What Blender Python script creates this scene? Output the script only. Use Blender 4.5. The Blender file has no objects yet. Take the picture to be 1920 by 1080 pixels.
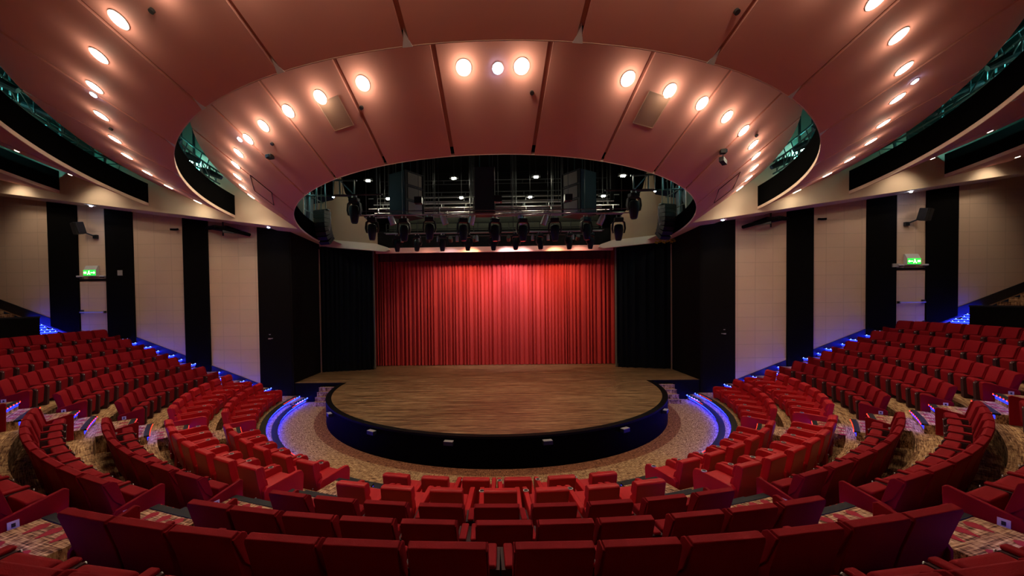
import bpy, math, random
from mathutils import Vector, Matrix
random.seed(7)
PI = math.pi
sin, cos, rad = math.sin, math.cos, math.radians
C = bpy.context.scene.collection

# ---------------------------------------------------------------- camera, world, exposure
cam = bpy.data.cameras.new('camera')
cam.sensor_width = 36.0
cam.lens = 734.07 / 1920 * 36
cam.shift_x = 46.5 / 1920
cam.shift_y = 40.4 / 1920
cam.clip_start = .05
cam.clip_end = 200
co = bpy.data.objects.new('camera', cam)
C.objects.link(co)
r_ = Vector((0.99975811, 0.01812872, -0.01245311))
u_ = Vector((0.01207932, 0.02058408, 0.99971515))
w_ = Vector((-0.01837989, 0.99962375, -0.02036011))
m = Matrix((r_, u_, -w_)).transposed().to_4x4()
m.translation = Vector((0, -17.4, 4.5))
co.matrix_world = m
bpy.context.scene.camera = co
wd = bpy.data.worlds.new('world')
bpy.context.scene.world = wd
wd.use_nodes = True
wd.node_tree.nodes['Background'].inputs[0].default_value = (.01, .01, .015, 1)
wd.node_tree.nodes['Background'].inputs[1].default_value = 0.2
vs = bpy.context.scene.view_settings
vs.view_transform = 'Standard'
vs.look = 'None'
vs.gamma = 1
vs.exposure = 0.08
vs.use_curve_mapping = False
bpy.context.scene.cycles.use_denoising = True
bpy.context.scene.cycles.sample_clamp_indirect = 4
P_BAND1, P_BAND2, P_HOUSE3 = 128, 34, 95      # lamp powers, W
P_CURTAIN = 440
P_WORK = 30
WARM = (1, .80, .58)

# ---------------------------------------------------------------- materials
MAT = {}
def nmat(name):
    mt = bpy.data.materials.new(name); mt.use_nodes = True
    nt = mt.node_tree
    MAT[name] = mt
    return mt, nt, nt.nodes['Principled BSDF']
def N(nt, typ, **kw):
    n = nt.nodes.new(typ)
    for k, v in kw.items():
        if k in n.inputs.keys(): n.inputs[k].default_value = v
        else: setattr(n, k, v)
    return n
def plain(name, col, rough=.6, metal=0, bump=0, bscale=60, var=0, sheen=0, spec=.5):
    mt, nt, b = nmat(name)
    b.inputs['Base Color'].default_value = (*col, 1)
    b.inputs['Roughness'].default_value = rough
    b.inputs['Metallic'].default_value = metal
    b.inputs['Specular IOR Level'].default_value = spec
    if sheen:
        b.inputs['Sheen Weight'].default_value = sheen
        b.inputs['Sheen Tint'].default_value = (min(1, col[0]*2), col[1]*2, col[2]*2, 1)
    tc = N(nt, 'ShaderNodeTexCoord')
    no = N(nt, 'ShaderNodeTexNoise', Scale=bscale, Detail=3)
    nt.links.new(tc.outputs['Object'], no.inputs['Vector'])
    if var:
        rp = N(nt, 'ShaderNodeMix', data_type='RGBA')
        rp.inputs[6].default_value = (*[c*(1-var) for c in col], 1)
        rp.inputs[7].default_value = (*[min(1, c*(1+var)) for c in col], 1)
        nt.links.new(no.outputs[0], rp.inputs[0])
        nt.links.new(rp.outputs[2], b.inputs['Base Color'])
    if bump:
        bp = N(nt, 'ShaderNodeBump', Strength=bump, Distance=.01)
        nt.links.new(no.outputs[0], bp.inputs['Height'])
        nt.links.new(bp.outputs[0], b.inputs['Normal'])
    return mt
def emit(name, col, strength, sample=True):
    mt, nt, b = nmat(name)
    b.inputs['Base Color'].default_value = (*col, 1)
    b.inputs['Emission Color'].default_value = (*col, 1)
    b.inputs['Emission Strength'].default_value = strength
    if not sample: mt.cycles.emission_sampling = 'NONE'
    return mt
plain('ceiling_paint', (.78, .36, .29), .75, bump=.05, bscale=25)
plain('dim_lit_cream', (.34, .205, .12), .75, bump=.04, bscale=30)  # cream wall paint darkened to stand for its dim lighting
plain('cream_paint', (.76, .60, .44), .7, bump=.04, bscale=30)
plain('dark_upstand', (.003, .003, .003), .9, spec=0)
plain('void_grey', (.055, .06, .06), .7, bump=.3, bscale=3)
plain('black_fabric', (.005, .0045, .0045), .95, bump=.3, bscale=90, var=.3, spec=.05)
plain('black_wall', (.006, .0045, .004), .85, bump=.1, bscale=40, var=.2, spec=.1)
plain('black_gloss', (.0015, .0012, .0012), .6, spec=.02)
plain('black_metal', (.02, .02, .022), .45, metal=.4)
plain('black_plastic', (.014, .014, .015), .5, spec=.3)
plain('grille', (.02, .02, .022), .7, bump=.6, bscale=220)
plain('steel_pipe', (.42, .41, .38), .35, metal=.8)
plain('dark_pipe', (.06, .06, .06), .4, metal=.6)
plain('silver', (.85, .85, .85), .35, metal=.6)
plain('par_can', (.82, .80, .72), .35, metal=.5)
plain('red_gel', (.7, .12, .08), .4)
plain('lens_glass', (.03, .05, .09), .15)
plain('olive_panel', (.20, .20, .15), .6)
plain('seat_red', (.225, .0015, .007), .75, bump=.25, bscale=160, var=.08, spec=.15)
plain('vip_red', (.46, .005, .010), .5, bump=.12, bscale=70, var=.06, spec=.35)
plain('seat_dark', (.035, .002, .004), .7, bump=.2, bscale=120)
plain('white_plate', (.75, .73, .72), .5)
plain('grey_box', (.45, .43, .42), .5)
plain('skirting_black', (.012, .012, .02), .5)
plain('nosing_black', (.006, .007, .006), .8, bump=.3, bscale=120)
plain('stage_edge_black', (.004, .0035, .0035), .6, spec=.08)
plain('vent_grey', (.40, .24, .17), .6)
plain('yellow_lit_track', (.45, .42, .03), .5)  # yellow light on the track put into its base colour
plain('black_drape', (.0045, .006, .008), .9, spec=.1)
plain('pelmet_red_shaded', (.10, .008, .009), .85, bump=.1, bscale=40)  # curtain red with the header's shade put into the colour
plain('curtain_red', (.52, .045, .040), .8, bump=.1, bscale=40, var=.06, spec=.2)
plain('grid_grey', (.16, .16, .12), .7)
plain('red_mark', (.32, .006, .015), .9)
plain('joint_brown', (.44, .19, .15), .8)
emit('lamp_lens', (1, .86, .62), 40, False)
emit('blue_spot', (.45, .6, 1), 60, False)
emit('teal_tube', (.55, 1, .95), 60, False)
emit('work_lens', (1, .97, .72), 60, False)
emit('stage_lens_warm', (1, .85, .6), 25, False)
emit('stage_lens_white', (.85, .9, 1), 25, False)
emit('blue_strip', (.008, .02, 1), 42)
emit('blue_riser_glow', (.008, .018, 1), 3.6)  # emission stands in for LED light falling on the riser faces
emit('blue_strip_dim', (.008, .02, 1), 9)
emit('blue_led', (.25, .35, 1), 3.5, False)
emit('red_led', (1, .035, .01), 3.5, False)
emit('white_led', (.35, .75, 1), 6, False)
emit('exit_green', (.02, .7, .05), 1.6)
emit('exit_white', (.7, 1, .4), 4, False)

def carpet():
    mt, nt, b = nmat('carpet')
    L = nt.links.new
    tc = N(nt, 'ShaderNodeTexCoord')
    sx = N(nt, 'ShaderNodeSeparateXYZ'); L(tc.outputs['Object'], sx.inputs[0])
    at = N(nt, 'ShaderNodeMath', operation='ARCTAN2'); L(sx.outputs[0], at.inputs[0]); 
    ny = N(nt, 'ShaderNodeMath', operation='MULTIPLY'); ny.inputs[1].default_value = -1; L(sx.outputs[1], ny.inputs[0]); L(ny.outputs[0], at.inputs[1])
    l2 = N(nt, 'ShaderNodeVectorMath', operation='LENGTH')
    cz = N(nt, 'ShaderNodeCombineXYZ'); L(sx.outputs[0], cz.inputs[0]); L(sx.outputs[1], cz.inputs[1]); L(cz.outputs[0], l2.inputs[0])
    def polar(ku, kr, kz=20):
        a = N(nt, 'ShaderNodeMath', operation='MULTIPLY'); a.inputs[1].default_value = ku; L(at.outputs[0], a.inputs[0])
        r = N(nt, 'ShaderNodeMath', operation='MULTIPLY'); r.inputs[1].default_value = kr; L(l2.outputs['Value'], r.inputs[0])
        z = N(nt, 'ShaderNodeMath', operation='MULTIPLY'); z.inputs[1].default_value = kz; L(sx.outputs[2], z.inputs[0])
        c = N(nt, 'ShaderNodeCombineXYZ'); L(a.outputs[0], c.inputs[0]); L(r.outputs[0], c.inputs[1]); L(z.outputs[0], c.inputs[2]); return c
    n1 = N(nt, 'ShaderNodeTexNoise', Scale=1, Detail=3, Roughness=.6); L(polar(44, 52).outputs[0], n1.inputs['Vector'])
    n2 = N(nt, 'ShaderNodeTexNoise', Scale=1, Detail=3, Roughness=.6); L(polar(430, 9, 4).outputs[0], n2.inputs['Vector'])
    n3 = N(nt, 'ShaderNodeTexNoise', Scale=1, Detail=2); L(polar(14, 2.2, 1).outputs[0], n3.inputs['Vector'])
    mx = N(nt, 'ShaderNodeMix', data_type='FLOAT'); L(n3.outputs[0], mx.inputs[0]); L(n1.outputs[0], mx.inputs[2]); L(n2.outputs[0], mx.inputs[3])
    cr = N(nt, 'ShaderNodeValToRGB')
    e = cr.color_ramp.elements
    e[0].position = .38; e[0].color = (.045, .022, .012, 1)
    e[1].position = .63; e[1].color = (.84, .58, .33, 1)
    for p_, c_ in ((.46, (.22, .11, .055, 1)), (.50, (.42, .235, .115, 1)), (.56, (.52, .34, .16, 1))):
        k = e.new(p_); k.color = c_
    L(mx.outputs[0], cr.inputs[0])
    # reddish border ring next to the stage
    lt = N(nt, 'ShaderNodeMath', operation='LESS_THAN'); lt.inputs[1].default_value = 7.42; L(l2.outputs['Value'], lt.inputs[0])
    tint = N(nt, 'ShaderNodeMix', data_type='RGBA', blend_type='MULTIPLY'); tint.inputs[7].default_value = (.62, .42, .42, 1)
    L(lt.outputs[0], tint.inputs[0]); L(cr.outputs[0], tint.inputs[6]); L(tint.outputs[2], b.inputs['Base Color'])
    b.inputs['Roughness'].default_value = .95
    b.inputs['Specular IOR Level'].default_value = .1
    bp = N(nt, 'ShaderNodeBump', Strength=.4, Distance=.01); L(mx.outputs[0], bp.inputs['Height']); L(bp.outputs[0], b.inputs['Normal'])
carpet()
def wood():
    mt, nt, b = nmat('stage_wood')
    L = nt.links.new
    tc = N(nt, 'ShaderNodeTexCoord')
    mp = N(nt, 'ShaderNodeMapping'); mp.inputs['Scale'].default_value = (2.2, 44, 1); L(tc.outputs['Object'], mp.inputs[0])
    n1 = N(nt, 'ShaderNodeTexNoise', Scale=1, Detail=5, Roughness=.65); L(mp.outputs[0], n1.inputs['Vector'])
    mp2 = N(nt, 'ShaderNodeMapping'); mp2.inputs['Scale'].default_value = (.5, 14, 1); L(tc.outputs['Object'], mp2.inputs[0])
    n2 = N(nt, 'ShaderNodeTexNoise', Scale=1, Detail=2); L(mp2.outputs[0], n2.inputs['Vector'])
    av = N(nt, 'ShaderNodeMix', data_type='FLOAT'); av.inputs[0].default_value = .4; L(n1.outputs[0], av.inputs[2]); L(n2.outputs[0], av.inputs[3])
    cr = N(nt, 'ShaderNodeValToRGB'); e = cr.color_ramp.elements
    e[0].position = .40; e[0].color = (.028, .013, .006, 1)
    e[1].position = .62; e[1].color = (.52, .33, .17, 1)
    k = e.new(.5); k.color = (.19, .10, .043, 1)
    L(av.outputs[0], cr.inputs[0]); L(cr.outputs[0], b.inputs['Base Color'])
    b.inputs['Roughness'].default_value = .38
    bp = N(nt, 'ShaderNodeBump', Strength=.15, Distance=.004); L(n1.outputs[0], bp.inputs['Height']); L(bp.outputs[0], b.inputs['Normal'])
wood()
def blocks(name, bw):
    # cream wall panels with fine joints
    mt, nt, b = nmat(name)
    L = nt.links.new
    tc = N(nt, 'ShaderNodeTexCoord')
    sx = N(nt, 'ShaderNodeSeparateXYZ'); L(tc.outputs['Object'], sx.inputs[0])
    c = N(nt, 'ShaderNodeCombineXYZ'); L(sx.outputs[0], c.inputs[0]); L(sx.outputs[2], c.inputs[1])
    br = N(nt, 'ShaderNodeTexBrick', offset=0, squash=1)
    br.inputs['Scale'].default_value = 1
    br.inputs['Brick Width'].default_value = bw
    br.inputs['Row Height'].default_value = .61
    br.inputs['Mortar Size'].default_value = .012
    br.inputs['Mortar Smooth'].default_value = .3
    br.inputs['Color1'].default_value = (.80, .59, .44, 1)
    br.inputs['Color2'].default_value = (.78, .57, .425, 1)
    br.inputs['Mortar'].default_value = (.66, .48, .355, 1)
    L(c.outputs[0], br.inputs['Vector'])
    L(br.outputs['Color'], b.inputs['Base Color'])
    b.inputs['Roughness'].default_value = .8
    bp = N(nt, 'ShaderNodeBump', Strength=.5, Distance=.01, invert=True); L(br.outputs['Fac'], bp.inputs['Height']); L(bp.outputs[0], b.inputs['Normal'])
blocks('cream_blocks', .777)
M = MAT

# ---------------------------------------------------------------- mesh helpers
class MB:
    def __init__(s): s.v = []; s.f = []; s.mi = []; s.mats = []
    def m(s, name):
        if name not in s.mats: s.mats.append(name)
        return s.mats.index(name)
    def add(s, vs_, fs, mat):
        o = len(s.v); k = s.m(mat)
        s.v += [tuple(p) for p in vs_]
        for f in fs: s.f.append([i+o for i in f]); s.mi.append(k)
    def box(s, c, d, mat, rz=0, rx=0, ry=0, taper=1):
        x, y, z = d[0]/2, d[1]/2, d[2]/2
        R = Matrix.Rotation(rz, 3, 'Z') @ Matrix.Rotation(ry, 3, 'Y') @ Matrix.Rotation(rx, 3, 'X')
        P = []
        for k, t in ((-z, taper), (z, 1)):
            for i, j in ((-x, -y), (x, -y), (x, y), (-x, y)):
                P.append(Vector(c) + R @ Vector((i*t, j*t, k)))
        s.add(P, [(3, 2, 1, 0), (4, 5, 6, 7), (0, 1, 5, 4), (1, 2, 6, 5), (2, 3, 7, 6), (3, 0, 4, 7)], mat)
    def prism(s, poly, a0, a1, mat, axis='x'):
        # polygon in the two other axes, extruded from a0 to a1
        def P(a, p):
            return {'x': (a, p[0], p[1]), 'y': (p[0], a, p[1]), 'z': (p[0], p[1], a)}[axis]
        n = len(poly)
        vs_ = [P(a0, p) for p in poly] + [P(a1, p) for p in poly]
        s.add(vs_, [tuple(range(n))[::-1], tuple(range(n, 2*n))] + [(i, (i+1) % n, n+(i+1) % n, n+i) for i in range(n)], mat)
    def tube(s, pts, r, mat, n=8, cap=True, radii=None):
        pts = [Vector(p) for p in pts]
        rings = []
        for i, p in enumerate(pts):
            d = (pts[min(i+1, len(pts)-1)] - pts[max(i-1, 0)]).normalized()
            a = Vector((0, 0, 1)) if abs(d.z) < .9 else Vector((1, 0, 0))
            x = d.cross(a).normalized(); y = d.cross(x)
            rr = radii[i] if radii else r
            rings.append([p + (x*cos(2*PI*k/n) + y*sin(2*PI*k/n))*rr for k in range(n)])
        vs_ = [q for R in rings for q in R]
        fs = [(i*n+k, i*n+(k+1) % n, (i+1)*n+(k+1) % n, (i+1)*n+k) for i in range(len(pts)-1) for k in range(n)]
        if cap: fs += [tuple(range(n))[::-1], tuple(range((len(pts)-1)*n, len(pts)*n))]
        s.add(vs_, fs, mat)
    def build(s, name, parent=None, smooth=False, bevel=0, seg=2):
        me = bpy.data.meshes.new(name)
        me.from_pydata(s.v, [], s.f)
        for k in s.mats: me.materials.append(M[k])
        me.polygons.foreach_set('material_index', s.mi)
        if smooth: me.polygons.foreach_set('use_smooth', [True]*len(s.f))
        me.update()
        o = bpy.data.objects.new(name, me); C.objects.link(o)
        if parent: o.parent = parent
        if bevel:
            b = o.modifiers.new('bevel', 'BEVEL'); b.width = bevel; b.segments = seg; b.limit_method = 'ANGLE'; b.angle_limit = rad(35)
            me.polygons.foreach_set('use_smooth', [True]*len(s.f))
            try: b.harden_normals = True
            except Exception: pass
        return o
def bake(o):
    # apply the bevel once so that copies share finished mesh data
    dg = bpy.context.evaluated_depsgraph_get()
    me = bpy.data.meshes.new_from_object(o.evaluated_get(dg))
    o.modifiers.clear(); o.data = me
def tag(o, label, cat, group=None, kind=None):
    if label: o['label'] = label
    if cat: o['category'] = cat
    if group: o['group'] = group
    if kind: o['kind'] = kind
    return o
def struct(o, label=None, cat=None):
    o['kind'] = 'structure'
    if label: o['label'] = label
    if cat: o['category'] = cat
    return o
def thing(name, label, cat, loc=(0, 0, 0), rz=0, group=None):
    o = bpy.data.objects.new(name, None); C.objects.link(o)
    o.empty_display_size = .1
    o.location = loc; o.rotation_euler = (0, 0, rz)
    return tag(o, label, cat, group)
def copy_tree(o, parent=None):
    c = o.copy(); C.objects.link(c)
    if parent: c.parent = parent
    for ch in o.children: copy_tree(ch, c)
    return c
def spot(parent, loc, target, power, color, size=80, blend=.6, radius=.08, name='lamp_light'):
    l = bpy.data.lights.new(name, 'SPOT'); l.energy = power; l.color = color
    l.spot_size = rad(size); l.spot_blend = blend; l.shadow_soft_size = radius
    o = bpy.data.objects.new(name, l); C.objects.link(o)
    d = Vector(target) - Vector(loc)
    o.rotation_euler = d.to_track_quat('-Z', 'Y').to_euler()
    o.location = loc
    if parent: o.parent = parent
    return o
def point(parent, loc, power, color, radius=.1, name='lamp_light'):
    l = bpy.data.lights.new(name, 'POINT'); l.energy = power; l.color = color; l.shadow_soft_size = radius
    o = bpy.data.objects.new(name, l); C.objects.link(o); o.location = loc
    if parent: o.parent = parent
    return o
def pol(R, t, z=0):   # t in degrees from the centre line, on the audience side of the stage centre
    return (R*sin(rad(t)), -R*cos(rad(t)), z)

# ---------------------------------------------------------------- floor tiers
YW = .3      # plane of the side walls and of the stage front
TIERS = [(6.9, 0.0), (8.63, .147), (8.98, .294), (10.27, .69), (11.53, 1.03), (12.64, 1.44), (13.74, 1.84), (14.74, 2.24), (15.80, 2.64), (16.85, 3.0)]
UP = [(19.7 + .5*i, 3.2 + .2*i) for i in range(9)]
ALLT = TIERS + UP
REND = 25.0
def tmax(R, y=YW): return 90 + math.degrees(math.asin(min(1, y/R)))
def ring_grid(mb, R0, R1, z0, z1, mat, n=96, y=YW):
    v = []
    for R, z in ((R0, z0), (R1, z1)):
        tm = tmax(R, y)
        v += [pol(R, -tm + 2*tm*i/n, z) for i in range(n+1)]
    mb.add(v, [(i, i+1, n+1+i+1, n+1+i) for i in range(n)], mat)
mb = MB()
for i, (R, z) in enumerate(ALLT):
    R1 = ALLT[i+1][0] if i+1 < len(ALLT) else REND
    ring_grid(mb, R if i else 6.5, R1, z, z, 'carpet')
    if i+1 < len(ALLT): ring_grid(mb, R1, R1, z, ALLT[i+1][1], 'carpet')
struct(mb.build('floor'), 'streaky brown patterned carpet on concentric seating tiers', 'floor')
# black nosing bands, curved around the hall
trimn = [0]
def trim(mb, label, cat='trim', **kw):
    trimn[0] += 1
    return struct(mb.build('trim_%d' % trimn[0], **kw), label, cat)
def arc_box(mb, R0, R1, z0, z1, a0, a1, mat, n=None):
    n = n or max(2, int(abs(a1-a0)/2))
    v = []
    for i in range(n+1):
        t = a0 + (a1-a0)*i/n
        v += [pol(R0, t, z0), pol(R1, t, z0), pol(R1, t, z1), pol(R0, t, z1)]
    f = [(4*i+k, 4*i+(k+1) % 4, 4*i+4+(k+1) % 4, 4*i+4+k) for i in range(n) for k in range(4)]
    f += [(0, 3, 2, 1), (4*n, 4*n+1, 4*n+2, 4*n+3)]
    v2 = v
    mb.add(v2, [tuple(reversed(q)) for q in f], mat)
for k, (R, z) in enumerate(TIERS[1:3]):
    mb = MB(); arc_box(mb, R-.05, R+.14, z-.03, z+.012, -91.5, 91.5, 'nosing_black', 120)
    o = trim(mb, 'black curved nosing on the %s step round the stage floor' % ('lower', 'upper')[k])
    for a0, a1 in ((-90.5, -40), (40, 90.5)):
        b = MB(); arc_box(b, R-.044, R-.012, z-.042, z-.032, a0, a1, 'blue_strip', 30); s_ = b.build('blue_light_strip', o)
        b = MB(); arc_box(b, R-.006, R+.004, z-.10, z-.042, a0, a1, 'blue_riser_glow', 30); b.build('riser_glow', o)
    b = MB()
    for sgn in (-1, 1):
        for j in range(26):
            t = sgn*((42 + j*.45) if j < 13 else (82 + (j-13)*.6))
            p = pol(R-.03, t, z+.016); b.box(p, (.02, .02, .012), 'red_led')
    tag(b.build('red_led_dots', o), None, None)

# aisle steps -----------------------------------------------------------------
ordn = ['first', 'second', 'third', 'fourth', 'fifth', 'sixth', 'seventh', 'eighth', 'ninth', 'tenth', 'eleventh', 'twelfth', 'thirteenth', 'fourteenth', 'fifteenth', 'sixteenth']
def aisle_step(a, w, R, z0, z1, label):
    """carpeted steps in the aisle before a riser, with nosings, leds and arrow marks"""
    hw = math.degrees(w/2/R)
    zm = (z0+z1)/2
    Ra, Rb = R-.92, R-.60
    b = MB(); arc_box(b, Ra, Rb, z0, zm, a-hw, a+hw, 'carpet', 6); arc_box(b, Rb, R, z0, z1, a-hw, a+hw, 'carpet', 6)
    for rr, zz in ((Ra, zm), (Rb, z1), (Ra-.42, z0)):      # red spear marks woven in the treads
        for q in (-.5, 0, .5):
            t = a + hw*q
            u = Vector((sin(rad(t)), -cos(rad(t)), 0)); w2 = Vector((cos(rad(t)), sin(rad(t)), 0)); o0 = Vector(pol(rr+.09, t, zz+.004))
            b.add([o0+u*a_+w2*c_ for a_, c_ in ((0, -.02), (.05, -.07), (.09, -.06), (.20, -.012), (.20, .012), (.09, .06), (.05, .07), (0, .02))], [tuple(range(8))], 'red_mark')
    root = trim(b, label, 'step')
    for (rr, zz, nm) in ((Ra, zm, 'step_nosing'), (Rb, z1, 'tier_nosing')):
        b = MB(); arc_box(b, rr-.04, rr+.07, zz-.03, zz+.010, a-hw, a+hw, 'nosing_black', 6); b.build(nm, root)
        b = MB(); arc_box(b, rr-.034, rr-.012, zz-.042, zz-.032, a-hw*.98, a+hw*.98, 'blue_strip_dim', 6); b.build('blue_light_strip', root)
        b = MB(); arc_box(b, rr-.006, rr+.004, zz-.11, zz-.042, a-hw*.97, a+hw*.97, 'blue_riser_glow', 6); b.build('riser_glow', root)
        b = MB()
        for j in range(8):
            t = a - hw*.92 + hw*1.84*j/7
            b.box(pol(rr-.040, t, zz-.012), (.034, .024, .026), 'red_led', rz=rad(t))
        b.build('red_led_dots', root)
for sg, sd in ((-1, 'left'), (1, 'right')):
    for i in range(3, 9):
        aisle_step(sg*18.2, .95, TIERS[i][0], TIERS[i-1][1], TIERS[i][1], 'carpeted aisle steps with black lit nosings, %s flight up the %s centre aisle' % (ordn[i-3], sd))
    for i, a, w in ((3, 53.0, 1.0), (4, 52.6, 1.15), (5, 51.3, 1.35), (6, 51.4, 1.5), (7, 51.6, 1.5), (8, 51.6, 1.5)):
        aisle_step(sg*a, w, TIERS[i][0], TIERS[i-1][1], TIERS[i][1], 'carpeted aisle steps with black lit nosings, %s flight up the %s side aisle' % (ordn[i-3], sd))
# stairs beside the side walls
def wall_stair(sx, R, z0, z1, label):
    y0, y1 = -.78, YW-.02
    zm = (z0+z1)/2
    x = math.sqrt(R*R - .06)
    b = MB(); b.box((sx*(x-.18), (y0+y1)/2, (z0+zm)/2), (.36, y1-y0, zm-z0), 'carpet')
    root = trim(b, label, 'step')
    for xx, zz in ((x-.36, zm), (x, z1)):
        b = MB(); b.box((sx*(xx+.02), (y0+y1)/2, zz-.008), (.12, y1-y0, .036), 'nosing_black'); b.build('step_nosing', root)
        b = MB(); b.box((sx*(xx-.022), (y0+y1)/2, zz-.034), (.030, y1-y0, .010), 'blue_strip'); b.build('blue_light_strip', root)
        b = MB(); b.box((sx*(xx-.003), (y0+y1)/2, zz-.075), (.008, y1-y0-.02, .07), 'blue_riser_glow'); b.build('riser_glow', root)
        b = MB()
        for j in range(5):
            b.box((sx*(xx-.04), y0+.1+(y1-y0-.2)*j/4, zz-.006), (.022, .035, .03), 'blue_led')
        b.build('blue_led_dots', root)
for sx in (-1, 1):
    sd = 'left' if sx < 0 else 'right'
    for i in range(2, 10):
        wall_stair(sx, TIERS[i][0], TIERS[i-1][1], TIERS[i][1], 'blue-lit carpeted stair step along %s wall, %s from the stage' % (sd, ordn[i-2]))
    for i in range(0, 5):
        z0 = 3.0 if i == 0 else UP[i-1][1]
        wall_stair(sx, UP[i][0], z0, UP[i][1], 'blue-lit stair step behind the %s black barrier, %s of the upper flight' % (sd, ordn[i]))

# ---------------------------------------------------------------- stage
SZ = .872
mb = MB()
n = 120; Ra, Rb = 6.974, 6.60
v = [pol(6.811, -92+184*i/n, SZ) for i in range(n+1)]
mb.add(v + [(6.9, 9.5, SZ), (-6.9, 9.5, SZ)], [tuple(range(n+3))[::-1]], 'stage_wood')
mb.add([(-9.3, YW+.02, SZ), (-6.805, YW+.02, SZ), (-6.9, 9.5, SZ), (-9.3, 9.5, SZ)], [(0, 1, 2, 3)], 'stage_wood')
mb.add([(6.805, YW+.02, SZ), (9.3, YW+.02, SZ), (9.3, 9.5, SZ), (6.9, 9.5, SZ)], [(0, 1, 2, 3)], 'stage_wood')
stage = tag(mb.build('stage'), 'round thrust stage with streaky brown wooden deck', 'stage')
mb = MB(); arc_box(mb, 6.80, 7.0, SZ-.05, SZ+.012, -92, 92, 'stage_edge_black', 120); mb.build('edge_rim', stage)
mb = MB()
v = []
for R, z in ((6.99, 0), (6.99, SZ-.05)):
    v += [pol(R, -92.5+185*i/n, z) for i in range(n+1)]
mb.add(v, [(i, i+1, n+2+i, n+1+i) for i in range(n)], 'black_gloss')
for sx in (-1, 1):
    mb.add([(sx*6.9, YW, 0), (sx*10.75, YW, 0), (sx*10.75, YW, SZ), (sx*6.9, YW, SZ)], [(0, 1, 2, 3)], 'stage_edge_black')
mb.build('fascia', stage)
for sx in (-1, 1):
    mb = MB(); sd = 'left' if sx < 0 else 'right'
    for k in range(4):
        y0 = -.50 + .2*k
        poly = [(sx*7.98, y0), (sx*7.98, YW), (sx*6.99, YW), (sx*math.sqrt(6.99**2-min(0, y0)**2), y0)]
        mb.prism(poly if sx > 0 else poly, .174*k, .174*(k+1), 'carpet', 'z')
    o = tag(mb.build('stage_steps'), 'small carpeted steps up to the %s end of the stage' % sd, 'steps')
    b = MB()
    for k in range(4):
        b.box((sx*7.52, -.495+.2*k, .174*(k+1)+.004), (.92, .05, .012), 'vent_grey')
    b.build('step_edging', o)
for i, t in enumerate((-53.5, -31.1, -10.4, 11.3, 32.3, 54.8)):
    p = pol(7.06, t, .70)
    o = thing('footlight', 'small grey-topped footlight box on stage face, %s from the left' % ordn[i], 'light', p, rad(t), 'footlight boxes round the stage face')
    b = MB(); b.box((0, 0, 0), (.26, .14, .10), 'black_metal'); b.build('housing', o)
    b = MB(); b.box((0, -.005, .056), (.25, .13, .012), 'grey_box'); b.build('cover', o)

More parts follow.
